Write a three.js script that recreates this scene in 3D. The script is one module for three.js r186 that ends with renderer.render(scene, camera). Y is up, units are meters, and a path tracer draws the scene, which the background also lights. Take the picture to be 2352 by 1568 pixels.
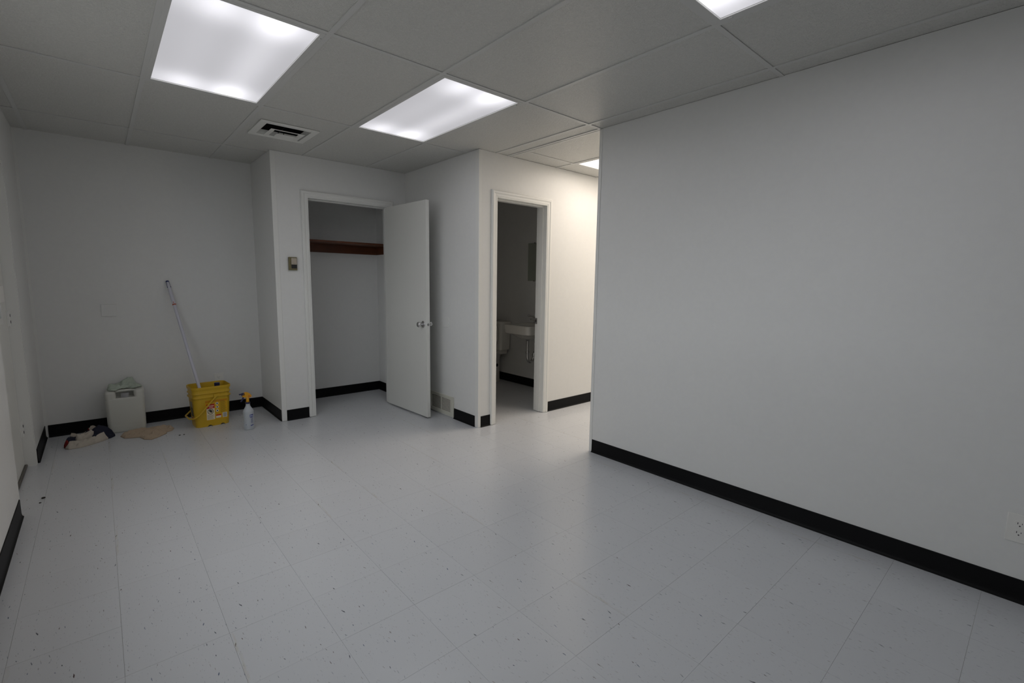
import * as THREE from 'three';
import { RoundedBoxGeometry } from 'three/addons/geometries/RoundedBoxGeometry.js';
import { mergeGeometries } from 'three/addons/utils/BufferGeometryUtils.js';
import { RectAreaLightUniformsLib } from 'three/addons/lights/RectAreaLightUniformsLib.js';

// ------------------------------------------------------------------ camera, sky, exposure
const scene = new THREE.Scene();
const camera = new THREE.PerspectiveCamera(71.72, 2352 / 1568, 0.02, 100);
camera.position.set(0, 1.3228, 0);
camera.rotation.order = 'YXZ';
camera.rotation.set(THREE.MathUtils.degToRad(-7.157), THREE.MathUtils.degToRad(-41.18), THREE.MathUtils.degToRad(0.769));
camera.updateMatrixWorld(true);
const renderer = new THREE.WebGLRenderer();
renderer.toneMapping = THREE.LinearToneMapping;
renderer.toneMappingExposure = 1;
renderer.shadowMap.enabled = true;
RectAreaLightUniformsLib.init();
scene.background = new THREE.Color().setRGB(0.93, 0.97, 1.01);   // even overcast sky, seen through the windows
scene.backgroundIntensity = 2.5;
const PANEL_LIGHT = 1.1, HALL_LIGHT = 4.2;

// ------------------------------------------------------------------ helpers
let seed = 7;
const rnd = () => { seed = (seed * 1664525 + 1013904223) >>> 0; return seed / 4294967296; };
const rr = (a, b) => a + (b - a) * rnd();
const V = (x, y, z) => new THREE.Vector3(x, y, z);
const taken = {};
function numbered(n) { taken[n] = (taken[n] ?? -1) + 1; return taken[n] ? n + '_' + String(taken[n]).padStart(3, '0') : n; }
function part(name, geo, mat, parent) {
  const m = new THREE.Mesh(Array.isArray(geo) ? merge(geo) : geo, mat);
  m.name = name; m.castShadow = m.receiveShadow = true; parent.add(m); return m;
}
function merge(list) {
  return mergeGeometries(list.map((g) => { const k = g.index ? g.toNonIndexed() : g; for (const a of Object.keys(k.attributes)) if (!['position', 'normal', 'uv'].includes(a)) k.deleteAttribute(a); return k; }));
}
function group(name, label, category, extra = {}) {
  const g = new THREE.Group(); g.name = numbered(name); g.userData = { label, category, ...extra }; scene.add(g); return g;
}
function solid(name, geo, mat, label, category, extra = {}) {
  const m = part(numbered(name), geo, mat, scene); m.userData = { label, category, ...extra }; return m;
}
const STRUCT = { kind: 'structure' };
function box(x0, x1, y0, y1, z0, z1) {
  const g = new THREE.BoxGeometry(Math.abs(x1 - x0), Math.abs(y1 - y0), Math.abs(z1 - z0));
  g.translate((x0 + x1) / 2, (y0 + y1) / 2, (z0 + z1) / 2); return metric(g);
}
function rbox(x0, x1, y0, y1, z0, z1, r = 0.002, s = 2) {
  const g = new RoundedBoxGeometry(Math.abs(x1 - x0), Math.abs(y1 - y0), Math.abs(z1 - z0), s, r);
  g.translate((x0 + x1) / 2, (y0 + y1) / 2, (z0 + z1) / 2); return g;
}
function metric(g) {   // uv in metres along the face's own plane
  const p = g.attributes.position, n = g.attributes.normal, uv = new Float32Array(p.count * 2);
  for (let i = 0; i < p.count; i++) {
    const ax = Math.abs(n.getX(i)), ay = Math.abs(n.getY(i)), az = Math.abs(n.getZ(i));
    if (ay >= ax && ay >= az) { uv[2 * i] = p.getX(i); uv[2 * i + 1] = p.getZ(i); }
    else if (ax >= az) { uv[2 * i] = p.getZ(i); uv[2 * i + 1] = p.getY(i); }
    else { uv[2 * i] = p.getX(i); uv[2 * i + 1] = p.getY(i); }
  }
  g.setAttribute('uv', new THREE.BufferAttribute(uv, 2)); return g;
}
// surface through rings of points (each ring closed); caps: fan to the ring's centre
function loft(rings, capStart = true, capEnd = true, flip = false) {
  const n = rings[0].length, pos = [], uv = [], idx = [];
  rings.forEach((r, j) => r.forEach((p, i) => { pos.push(p.x, p.y, p.z); uv.push(i / n, j / (rings.length - 1)); }));
  for (let j = 0; j < rings.length - 1; j++) for (let i = 0; i < n; i++) {
    const a = j * n + i, b = j * n + (i + 1) % n, c = a + n, d = b + n;
    idx.push(a, c, b, b, c, d);
  }
  const cap = (ring, start) => {
    const base = pos.length / 3, c = ring.reduce((s, p) => s.add(p), V(0, 0, 0)).multiplyScalar(1 / n);
    ring.forEach((p) => { pos.push(p.x, p.y, p.z); uv.push(0, 0); }); pos.push(c.x, c.y, c.z); uv.push(0, 0);
    for (let i = 0; i < n; i++) { const a = base + i, b = base + (i + 1) % n; start ? idx.push(a, b, base + n) : idx.push(b, a, base + n); }
  };
  if (capStart) cap(rings[0], true);
  if (capEnd) cap(rings[rings.length - 1], false);
  if (flip) for (let i = 0; i < idx.length; i += 3) [idx[i], idx[i + 1]] = [idx[i + 1], idx[i]];
  const g = new THREE.BufferGeometry();
  g.setAttribute('position', new THREE.Float32BufferAttribute(pos, 3)); g.setAttribute('uv', new THREE.Float32BufferAttribute(uv, 2));
  g.setIndex(idx); g.computeVertexNormals(); return g;
}
function rrect(w, d, r, y, n = 8, cx = 0, cz = 0) {   // rounded rectangle ring, anticlockwise seen from above in x/-z
  const out = [], q = [[1, -1, 0], [-1, -1, 90], [-1, 1, 180], [1, 1, 270]];
  for (const [sx, sz, a0] of q) for (let k = 0; k <= n; k++) {
    const a = THREE.MathUtils.degToRad(a0 + 90 * k / n);
    out.push(V(cx + sx * (w / 2 - r) + r * Math.cos(a), y, cz + sz * (d / 2 - r) - r * Math.sin(a)));
  }
  return out;
}
function ellipse(rx, rz, y, n = 40, cx = 0, cz = 0, pow = 2) {
  const out = [];
  for (let k = 0; k < n; k++) { const a = 2 * Math.PI * k / n, c = Math.cos(a), s = Math.sin(a);
    out.push(V(cx + rx * Math.sign(c) * Math.abs(c) ** (2 / pow), y, cz - rz * Math.sign(s) * Math.abs(s) ** (2 / pow))); }
  return out;
}
function tube(points, radius, seg = 40, rad = 12, closed = false) { return new THREE.TubeGeometry(new THREE.CatmullRomCurve3(points, closed, 'catmullrom', 0.3), seg, radius, rad, closed); }
function lathe(pts, n = 32) { return new THREE.LatheGeometry(pts.map(([r, y]) => new THREE.Vector2(r, y)), n); }
function bar(a, b, r, rad = 16) { const d = b.clone().sub(a), g = new THREE.CylinderGeometry(r, r, d.length(), rad); g.applyQuaternion(new THREE.Quaternion().setFromUnitVectors(V(0, 1, 0), d.clone().normalize())); g.translate((a.x + b.x) / 2, (a.y + b.y) / 2, (a.z + b.z) / 2); return g; }
function outline(pts, holes = []) { const s = new THREE.Shape(pts.map(([x, y]) => new THREE.Vector2(x, y))); holes.forEach((h) => s.holes.push(new THREE.Path(h.map(([x, y]) => new THREE.Vector2(x, y))))); return s; }
function slabX(shape, x0, x1) { const g = new THREE.ExtrudeGeometry(shape, { depth: x1 - x0, bevelEnabled: false }); g.rotateY(Math.PI / 2); g.translate(x0, 0, 0); return metric(g); } // shape drawn in (-z, y)
function slabZ(shape, z0, z1) { const g = new THREE.ExtrudeGeometry(shape, { depth: z1 - z0, bevelEnabled: false }); g.translate(0, 0, z0); return metric(g); } // shape drawn in (x, y)

// ------------------------------------------------------------------ textures
function lattice(n) { const a = new Float32Array(n * n); for (let i = 0; i < a.length; i++) a[i] = rnd(); return (x, y) => {
  const xi = Math.floor(x), yi = Math.floor(y), fx = x - xi, fy = y - yi, sx = fx * fx * (3 - 2 * fx), sy = fy * fy * (3 - 2 * fy), m = (v) => ((v % n) + n) % n;
  const g = (i, j) => a[m(j) * n + m(i)];
  return (g(xi, yi) * (1 - sx) + g(xi + 1, yi) * sx) * (1 - sy) + (g(xi, yi + 1) * (1 - sx) + g(xi + 1, yi + 1) * sx) * sy; }; }
function dataTex(size, f, srgb, rx = 1, ry = rx) {
  const d = new Uint8Array(size * size * 4);
  for (let y = 0; y < size; y++) for (let x = 0; x < size; x++) { const c = f(x / size, y / size), o = 4 * (y * size + x); d[o] = c[0] * 255; d[o + 1] = c[1] * 255; d[o + 2] = c[2] * 255; d[o + 3] = 255; }
  const t = new THREE.DataTexture(d, size, size); t.wrapS = t.wrapT = THREE.RepeatWrapping; t.magFilter = THREE.LinearFilter; t.minFilter = THREE.LinearMipmapLinearFilter; t.generateMipmaps = true;
  t.repeat.set(rx, ry); if (srgb) t.colorSpace = THREE.SRGBColorSpace; t.needsUpdate = true; return t;
}
function canvasTex(w, h, draw) { const c = document.createElement('canvas'); c.width = w; c.height = h; draw(c.getContext('2d'), w, h); const t = new THREE.CanvasTexture(c); t.colorSpace = THREE.SRGBColorSpace; t.magFilter = THREE.LinearFilter; return t; }
const n64 = lattice(64), n16 = lattice(16), n256 = lattice(256);
// rolled paint: faint orange peel and barely uneven tone
const paintBump = dataTex(512, (u, v) => { const h = 0.5 * n64(u * 64, v * 64) + 0.5 * n256(u * 256, v * 256); return [h, h, h]; }, false, 2);
const paintTone = dataTex(512, (u, v) => { const h = 0.985 + 0.004 * n16(u * 16, v * 16) + 0.008 * n64(u * 64, v * 64); return [h, h, h * 0.998]; }, true, 0.8);
// ceiling board: sprayed texture of small worms and grains
const boardHeight = (u, v) => { const a = n64(u * 64, v * 64), b = n256(u * 128, v * 128), w = 1 - Math.min(1, Math.abs(n64(u * 64 + 7, v * 64 + 3) - 0.5) * 7); return 0.35 * b + 0.25 * a + 0.4 * w; };
const boardBump = dataTex(1024, (u, v) => { const h = boardHeight(u, v); return [h, h, h]; }, false, 1 / 0.46);
const boardGloss = dataTex(1024, (u, v) => { const a = n256(u * 150, v * 150), b = n64(u * 64 + 9, v * 64 + 2), k = a * 0.6 + b * 0.4; const h = 0.52 - 0.20 * Math.min(1, Math.max(0, (k - 0.35) / 0.3)); return [h, h, h]; }, false, 1 / 0.46);
const boardTone = dataTex(512, (u, v) => { const h = 0.9 + 0.08 * boardHeight(u, v); return [h, h, h * 0.985]; }, true, 1 / 0.46);
// vinyl composition tile: 4 x 4 different tiles, flecks drawn out along one direction
const TILE = 0.3048;
const tileTone = canvasTex(2048, 2048, (c) => {
  const cell = 512;
  for (let j = 0; j < 4; j++) for (let i = 0; i < 4; i++) {
    const x0 = i * cell, y0 = j * cell, t = Math.round(rr(-0.7, 0.7));
    c.save(); c.beginPath(); c.rect(x0, y0, cell, cell); c.clip();
    c.fillStyle = `rgb(${208 + t},${210 + t},${213 + t})`; c.fillRect(x0, y0, cell, cell);
    const fleck = (len, wid, col, al) => {
      const x = x0 + rr(0, cell), y = y0 + rr(0, cell), a = rr(-0.3, 0.3), n = 5;
      c.fillStyle = `rgba(${col},${al})`; c.beginPath();
      const side = [];
      for (let k = 0; k <= n; k++) { const s = k / n - 0.5, w = wid * (1 - Math.abs(2 * s) ** 1.5) * rr(0.4, 1) + 0.3, ox = rr(-0.3, 0.3) * wid; side.push([s * len, ox - w, ox + w]); }
      const P = (s, o) => [x + o * Math.cos(a) - s * Math.sin(a), y + s * Math.cos(a) + o * Math.sin(a)];
      side.forEach(([s, l], k) => { const [px, py] = P(s, l); k ? c.lineTo(px, py) : c.moveTo(px, py); });
      side.reverse().forEach(([s, , r]) => { const [px, py] = P(s, r); c.lineTo(px, py); });
      c.closePath(); c.fill();
    };
    const cols = ['120,128,140', '104,114,130', '132,126,124', '150,154,160', '128,116,112', '96,104,118'];
    for (let k = 0; k < 130; k++) fleck(rr(5, 18), rr(0.9, 2), cols[Math.floor(rnd() * 6)], rr(0.16, 0.36));
    for (let k = 0; k < 28; k++) fleck(rr(10, 28), rr(1.4, 2.8), cols[Math.floor(rnd() * 6)], rr(0.3, 0.55));
    for (let k = 0; k < 5; k++) fleck(rr(14, 34), rr(1.8, 3.6), ['70,78,94', '82,72,68', '64,70,78', '78,88,112'][Math.floor(rnd() * 4)], rr(0.5, 0.8));
    if (rnd() < 0.8) fleck(rr(16, 44), rr(2.6, 5), ['40,44,54', '62,44,42'][Math.floor(rnd() * 2)], rr(0.6, 0.9));
    if ((i + 2 * j) % 5 === 1) for (let k = 0; k < 26; k++) { // old adhesive and wax worked up through a joint
      c.fillStyle = `rgba(182,172,146,${rr(0.03, 0.09)})`; c.beginPath(); c.ellipse(x0 + rr(0, 14) ** 1.1, y0 + rr(0, cell), rr(2, 9), rr(10, 60), 0, 0, 7); c.fill();
    }
    c.restore();
  }
});

// ------------------------------------------------------------------ materials
const std = (o) => new THREE.MeshStandardMaterial(o);
const lin = (r, g, b) => new THREE.Color().setRGB(r, g, b);
const M = {
  wall: std({ color: lin(0.78, 0.78, 0.765), roughness: 0.42, map: paintTone, bumpMap: paintBump, bumpScale: 0.00012 }),
  trim: std({ color: lin(0.78, 0.78, 0.75), roughness: 0.32 }),
  door: std({ color: lin(0.74, 0.74, 0.70), roughness: 0.36 }),
  board: std({ color: lin(0.74, 0.735, 0.72), roughness: 1, roughnessMap: boardGloss, map: boardTone, bumpMap: boardBump, bumpScale: 0.0022 }),
  tee: std({ color: lin(0.62, 0.62, 0.60), roughness: 0.38 }),
  base: new THREE.MeshPhysicalMaterial({ color: lin(0.0045, 0.0045, 0.005), roughness: 0.5, specularIntensity: 0.3 }),
  tile: std({ color: 0xffffff, map: tileTone, roughness: 0.25 }),
  slab: std({ color: lin(0.32, 0.295, 0.25), roughness: 0.9 }),
  dark: std({ color: lin(0.012, 0.012, 0.012), roughness: 0.8 }),
  chrome: std({ color: lin(0.62, 0.62, 0.62), metalness: 1, roughness: 0.2 }),
  steel: std({ color: lin(0.33, 0.33, 0.33), metalness: 1, roughness: 0.35 }),
  plate: std({ color: lin(0.80, 0.79, 0.75), roughness: 0.3 }),
  slot: std({ color: lin(0.015, 0.012, 0.02), roughness: 0.6 }),
  grille: std({ color: lin(0.62, 0.61, 0.53), roughness: 0.4 }),
  porcelain: std({ color: lin(0.78, 0.76, 0.70), roughness: 0.15 }),
  pane: new THREE.MeshPhysicalMaterial({ color: 0xffffff, transmission: 1, thickness: 0, roughness: 0, ior: 1.5 }),
  concrete: std({ color: lin(0.30, 0.29, 0.28), roughness: 0.9 }),
};

// ------------------------------------------------------------------ measures of the place
const H = 2.4383, TOP = H + 0.003, XL = -0.41, XR = 2.857, ZR = -2.305, X1 = 1.219, Z1 = -4.637, ZB = -5.346, X2 = 2.526, Z3 = -3.343, ZN = 1.6, XW = 4.10, XE = 5.4, ZH = -1.0, ZBB = -5.7;
const rectPath = (a, b, c, d) => [[a, c], [b, c], [b, d], [a, d]];

// ------------------------------------------------------------------ floor
const floor = group('floor', 'pale grey vinyl tile floor with dark flecks', 'floor', STRUCT);
part('slab', box(XL - 0.12, XE + 0.1, -0.15, -0.0032, ZBB - 0.1, ZN + 0.1), M.slab, floor);
{
  const FX = 1.1953, FZ = -1.301, geos = [], far = [];
  for (let v = 0; v < 16; v++) {
    const g = new THREE.BoxGeometry(TILE - 0.0005, 0.003, TILE - 0.0005); g.translate(0, -0.0015, 0);
    const uv = g.attributes.uv, p = g.attributes.position;
    for (let i = 0; i < uv.count; i++) uv.setXY(i, ((v % 4) + 0.004 + 0.992 * (p.getX(i) / TILE + 0.5)) / 4, (Math.floor(v / 4) + 0.004 + 0.992 * (p.getZ(i) / TILE + 0.5)) / 4);
    geos.push(g);
  }
  const frustum = (x, z) => { const q = V(x, 0, z).applyMatrix4(camera.matrixWorldInverse); if (q.z > -0.25) return false; q.applyMatrix4(camera.projectionMatrix); return Math.abs(q.x) < 1.04 && Math.abs(q.y) < 1.06; };
  camera.updateProjectionMatrix(); camera.matrixWorldInverse.copy(camera.matrixWorld).invert();
  let shown = 0;
  for (let i = -6; i < 15; i++) for (let j = -15; j < 10; j++) {
    const x = FX + (i + 0.5) * TILE, z = FZ + (j + 0.5) * TILE;
    if (x < XL - 0.2 || x > XE + 0.1 || z < ZBB - 0.1 || z > ZN + 0.1) continue;
    const v = Math.floor(rnd() * 16), dy = rr(-0.0002, 0), s = 1 - rr(0, 0.001);
    let seen = [[0, 0], [-1, -1], [1, -1], [1, 1], [-1, 1]].some(([a, b]) => frustum(x + a * TILE / 2, z + b * TILE / 2));
    if (x > XR + 0.15 && z > -2.3 + (x - XR) * -0.35) seen = false;          // behind the partition
    if (z < Z3 - 0.2 && x > XW + 0.1) seen = false;                            // beyond the washroom wall
    if (z < Z3 - 0.2 && x > X2 && x < 2.75) seen = false;
    if (seen) { const m = part('tile', geos[v], M.tile, floor); m.position.set(x, dy, z); m.scale.set(s, 1, s); shown++; }
    else { const g = geos[v].clone(); g.scale(s, 1, s); g.translate(x, dy, z); far.push(g); }
  }
  const rest = part('tile_field', far, M.tile, floor); rest.userData.kind = 'stuff';
  console.log('floor tiles shown singly', shown, 'rest', far.length);
}

// ------------------------------------------------------------------ walls
const WIN = { z0: -3.30, z1: -0.55, y0: 0.92, y1: 2.16 };
const DOOR = { z0: -4.62, z1: -3.66, y1: 2.06 };   // opening of the outside door
{
  const s = outline([[-ZN, 0], [-DOOR.z1, 0], [-DOOR.z1, DOOR.y1], [-DOOR.z0, DOOR.y1], [-DOOR.z0, 0], [-ZB + 0.1, 0], [-ZB + 0.1, 2.75], [-ZN - 0.0, 2.75]], [rectPath(-WIN.z1, -WIN.z0, WIN.y0, WIN.y1)]);
  solid('wall_left', slabX(s, XL - 0.12, XL), M.wall, 'white painted outer wall with the white door at the far left', 'wall', STRUCT);
}
solid('wall_back', box(XL, X2, 0, 2.75, ZB - 0.1, ZB), M.wall, 'white back wall behind the bucket and jug', 'wall', STRUCT);
solid('wall_behind', box(XL - 0.12, XE + 0.1, 0, 2.75, ZN, ZN + 0.1), M.wall, 'white near end wall of the room, outside the photo', 'wall', STRUCT);
solid('wall_closet_side', box(X1, X1 + 0.1, 0, TOP, ZB, Z1 - 0.1), M.wall, 'short white side wall of the closet, right of the spray bottle', 'wall', STRUCT);
const CL = { x0: 1.525, x1: 2.318, y1: 2.07 };      // clear closet opening inside the casing
solid('wall_closet_front', slabZ(outline([[X1, 0], [CL.x0 - 0.012, 0], [CL.x0 - 0.012, CL.y1 + 0.012], [CL.x1 + 0.012, CL.y1 + 0.012], [CL.x1 + 0.012, 0], [X2, 0], [X2, TOP], [X1, TOP]]), Z1 - 0.1, Z1), M.wall, 'white closet front wall around the open closet door', 'wall', STRUCT);
const BD = { x0: 2.728, x1: 3.348, y1: 2.062, zi: Z3 - 0.13 };
solid('wall_right_inner', box(X2, X2 + 0.1, 0, TOP, ZBB, BD.zi), M.wall, 'white wall with the low return-air grille beside the open closet door', 'wall', STRUCT);
solid('wall_hall', slabZ(outline([[X2, 0], [BD.x0 - 0.012, 0], [BD.x0 - 0.012, BD.y1 + 0.012], [BD.x1 + 0.012, BD.y1 + 0.012], [BD.x1 + 0.012, 0], [XE, 0], [XE, TOP], [X2, TOP]]), BD.zi, Z3), M.wall, 'warmly lit white hall wall around the washroom doorway', 'wall', STRUCT);
solid('wall_right', box(XR, XR + 0.1, 0, TOP, ZR, ZN), M.wall, 'large blank white partition wall on the right', 'wall', STRUCT);
solid('wall_washroom_right', box(XW, XW + 0.1, 0, TOP, ZBB, BD.zi), M.wall, 'dim washroom wall behind the sink and toilet', 'wall', STRUCT);
solid('wall_washroom_back', box(X2 - 0.1, XE + 0.1, 0, 2.75, ZBB - 0.1, ZBB), M.wall, 'far wall of the dim washroom', 'wall', STRUCT);
solid('wall_hall_end', box(XE, XE + 0.1, 0, 2.75, ZBB, ZN), M.wall, 'end wall of the bright hall', 'wall', STRUCT);
solid('wall_hall_near', box(XR + 0.1, XE, 0, TOP, ZH, ZH + 0.1), M.wall, 'hall wall behind the right partition', 'wall', STRUCT);
solid('roof', box(XL - 0.3, XE + 0.3, 2.75, 2.95, ZBB - 0.3, ZN + 0.3), M.slab, 'flat roof deck above the suspended ceiling', 'roof', STRUCT);
solid('ground', box(-40, XL - 0.12, -0.4, -0.16, -30, 30), M.concrete, 'grey paved ground outside the left windows', 'ground', STRUCT);

// ------------------------------------------------------------------ suspended ceiling
const GX = 1.4962, GZ = -2.3084, CW = 0.6096, CD = 1.2192;
const lampCells = [[-2, -1], [0, -1], [0, 1]], ventCell = [-1, -2];
const HALLX = 3.475, HALLZ = -3.125;
const ceiling = group('ceiling', 'suspended grid ceiling of grey-white textured boards', 'ceiling', STRUCT);
{
  const tw = 0.012, clamp = (v, a, b) => Math.min(b, Math.max(a, v));
  const x0 = XL, x1 = XR, z0 = ZB, z1 = ZN;
  const boardAt = (a, b, c, d, hole) => {
    if (b - a < 0.02 || d - c < 0.02) return;
    if (!hole) return part('ceiling_board', box(a, b, H + 0.0045, H + 0.019, c, d), M.board, ceiling);
    const g = new THREE.ExtrudeGeometry(outline(rectPath(a, b, -d, -c), [rectPath(hole[0], hole[1], -hole[3], -hole[2])]), { depth: 0.0145, bevelEnabled: false }); g.rotateX(-Math.PI / 2); g.translate(0, H + 0.0045, 0);
    return part('ceiling_board', metric(g), M.board, ceiling);
  };
  for (let i = -4; i < 3; i++) for (let j = -3; j < 4; j++) {
    if (lampCells.some(([a, b]) => a === i && b === j)) continue;
    const a = clamp(GX + i * CW + 0.003, x0, x1), b = clamp(GX + (i + 1) * CW - 0.003, x0, x1), c = clamp(GZ + j * CD + 0.003, z0, z1), d = clamp(GZ + (j + 1) * CD - 0.003, z0, z1);
    boardAt(a, b, c, d, i === ventCell[0] && j === ventCell[1] ? [1.0, 1.32, -4.17, -3.85] : null);
  }
  for (let i = -3; i <= 2; i++) { const x = GX + i * CW; part('tee', box(x - tw, x + tw, H, H + 0.004, z0, z1), M.tee, ceiling); }
  for (let j = -2; j <= 3; j++) { const z = GZ + j * CD; for (let i = -4; i < 3; i++) { const a = clamp(GX + i * CW + tw, x0, x1), b = clamp(GX + (i + 1) * CW - tw, x0, x1); if (b - a > 0.02) part('tee', box(a, b, H + 0.0003, H + 0.004, z - tw, z + tw), M.tee, ceiling); } }
  // edge angle where the partition line carries on over the hall opening
  part('edge_angle', box(XR - 0.020, XR + 0.001, H - 0.001, H + 0.004, Z3, ZR), M.tee, ceiling);
  part('edge_angle', box(XR + 0.010, XR + 0.034, H - 0.0005, H + 0.004, Z3, ZR), M.tee, ceiling);
  // hall: boards in their own grid
  const hx = [XR + 0.012, HALLX, HALLX + CW, HALLX + 2 * CW, HALLX + 3 * CW, XE], hz = [Z3, HALLZ, HALLZ + CD, ZH];
  for (let i = 0; i < hx.length - 1; i++) for (let j = 0; j < hz.length - 1; j++) { if ((i === 1 || i === 3) && j === 1) continue; boardAt(hx[i] + 0.003, hx[i + 1] - 0.003, hz[j] + 0.003, hz[j + 1] - 0.003); }
  for (let i = 1; i < 5; i++) part('tee', box(hx[i] - tw, hx[i] + tw, H, H + 0.004, Z3, ZH), M.tee, ceiling);
  for (let j = 1; j < 3; j++) for (let i = 0; i < 5; i++) part('tee', box(hx[i] + tw, hx[i + 1] - tw, H + 0.0003, H + 0.004, hz[j] - tw, hz[j] + tw), M.tee, ceiling);
}
solid('ceiling_closet', box(X1 + 0.1, X2, H - 0.02, H, ZB, Z1 - 0.1), M.wall, 'plain ceiling inside the closet', 'ceiling', STRUCT);
solid('ceiling_washroom', box(X2 + 0.1, XW, H - 0.02, H, ZBB, BD.zi), M.wall, 'plain ceiling of the washroom', 'ceiling', STRUCT);

// ------------------------------------------------------------------ lamps in the ceiling
// tubes glow behind a prismatic sheet: two lamps lengthwise, hottest toward their ends
const lensGlow = (w, h, k) => dataTex(256, (u, v) => {
  const tubeAt = (c) => Math.exp(-(((u - c) / 0.17) ** 2)), ends = Math.exp(-(((v - 0.05) / 0.12) ** 2)) + Math.exp(-(((v - 0.95) / 0.12) ** 2));
  const e = k * (0.43 + 0.19 * tubeAt(0.70) + 0.05 * tubeAt(0.27) + ends * (0.15 + 0.52 * tubeAt(0.70) + 0.34 * tubeAt(0.27)));
  const ridge = 0.99 + 0.01 * Math.sin(v * 700);
  return [Math.min(1, e * 0.955 * ridge), Math.min(1, e * 0.945 * ridge), Math.min(1, e * ridge)];
}, false);
const glowRoom = lensGlow(1, 1, 1), lensMat = std({ color: lin(0.35, 0.35, 0.36), roughness: 0.5, emissive: 0xffffff, emissiveMap: glowRoom, emissiveIntensity: 1.0 });
const lensHall = std({ color: lin(0.35, 0.34, 0.32), roughness: 0.5, emissive: lin(1, 0.95, 0.88), emissiveIntensity: 2.2 });
function troffer(x, z, label, lens, color, power) {
  const t = group('ceiling_light', label, 'ceiling light', { group: 'recessed ceiling lights' });
  t.position.set(x, H, z);
  const W = CW / 2 - 0.0125, D = CD / 2 - 0.0125, f = 0.021;
  const ring = new THREE.ExtrudeGeometry(outline(rectPath(-W, W, -D, D), [rectPath(-W + f, W - f, -D + f, D - f)]), { depth: 0.012, bevelEnabled: true, bevelSize: 0.0015, bevelThickness: 0.0015, bevelSegments: 1 });
  ring.rotateX(-Math.PI / 2); ring.translate(0, 0.0002, 0); part('frame', ring, M.tee, t);
  part('housing', [box(-W, W, 0.085, 0.09, -D, D), box(-W, -W + 0.004, 0.016, 0.085, -D, D), box(W - 0.004, W, 0.016, 0.085, -D, D), box(-W, W, 0.016, 0.085, -D, -D + 0.004), box(-W, W, 0.016, 0.085, D - 0.004, D)], M.tee, t);
  const lg = new THREE.PlaneGeometry(2 * (W - f) + 0.004, 2 * (D - f) + 0.004); lg.rotateX(Math.PI / 2); lg.translate(0, 0.006, 0);
  part('lens', lg, lens, t);
  for (const s of [-1, 1]) part('latch', rbox(W - 0.012, W - 0.003, -0.0045, -0.0005, s * D * 0.9 - 0.008, s * D * 0.9 + 0.008, 0.001), M.tee, t);
  const light = new THREE.RectAreaLight(color, power, 2 * (W - f), 2 * (D - f));
  light.name = 'lamp_glow'; light.rotation.x = -Math.PI / 2; light.position.set(0, 0.002, 0); t.add(light);
  return t;
}
const roomCol = lin(0.96, 0.95, 1.0), hallCol = lin(1.0, 0.86, 0.73);
const lampLabels = ['recessed ceiling light, large and nearest the left wall', 'recessed ceiling light in the middle, beside the air vent', 'recessed ceiling light cut by the top edge near the right partition'];
lampCells.forEach(([i, j], k) => troffer(GX + (i + 0.5) * CW, GZ + (j + 0.5) * CD, lampLabels[k], lensMat, roomCol, PANEL_LIGHT));
troffer(HALLX + CW / 2, HALLZ + CD / 2, 'small bright sliver of warm ceiling light in the hall', lensHall, hallCol, HALL_LIGHT);
troffer(HALLX + CW * 2.5, HALLZ + CD / 2, 'warm ceiling light deeper in the hall, hidden by the right partition', lensHall, hallCol, HALL_LIGHT * 2.3);

// ------------------------------------------------------------------ ceiling vent: stepped square cones
{
  const v = group('ceiling_vent', 'square louvered air vent in the ceiling by the closet', 'vent');
  v.position.set(1.158, H, -4.011);
  const sq = (h, y) => [V(h, y, -h), V(-h, y, -h), V(-h, y, h), V(h, y, h)];
  const vm = std({ color: lin(0.80, 0.80, 0.76), roughness: 0.4, side: THREE.DoubleSide });
  const cone = (outer, inner, drop, lift) => { const g = loft([sq(outer, drop), sq(outer, drop - 0.002), sq(inner, lift - 0.002), sq(inner, lift)], false, false).toNonIndexed(); g.computeVertexNormals(); return g; };
  part('flange', new THREE.ExtrudeGeometry(outline(rectPath(-0.2, 0.2, -0.2, 0.2), [rectPath(-0.158, 0.158, -0.158, 0.158)]), { depth: 0.004, bevelEnabled: true, bevelSize: 0.003, bevelThickness: 0.003, bevelSegments: 2 }).rotateX(-Math.PI / 2).translate(0, -0.004, 0), vm, v);
  part('cone', cone(0.158, 0.145, -0.002, 0.03), vm, v);
  part('cone', cone(0.118, 0.084, -0.024, -0.019), vm, v);
  part('centre_plate', cone(0.066, 0.030, -0.038, -0.034), vm, v);
  part('plug', box(-0.031, 0.031, -0.0362, -0.034, -0.031, 0.031), vm, v);
  part('stay', [box(-0.002, 0.002, 0.022, 0.025, -0.15, 0.15), box(-0.002, 0.002, -0.034, 0.022, -0.002, 0.002)], M.dark, v);
  part('duct', [box(-0.158, 0.158, 0.17, 0.175, -0.158, 0.158), box(-0.162, -0.158, 0.02, 0.17, -0.158, 0.158), box(0.158, 0.162, 0.02, 0.17, -0.158, 0.158), box(-0.158, 0.158, 0.02, 0.17, -0.162, -0.158), box(-0.158, 0.158, 0.02, 0.17, 0.158, 0.162)], M.dark, v);
}

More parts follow.
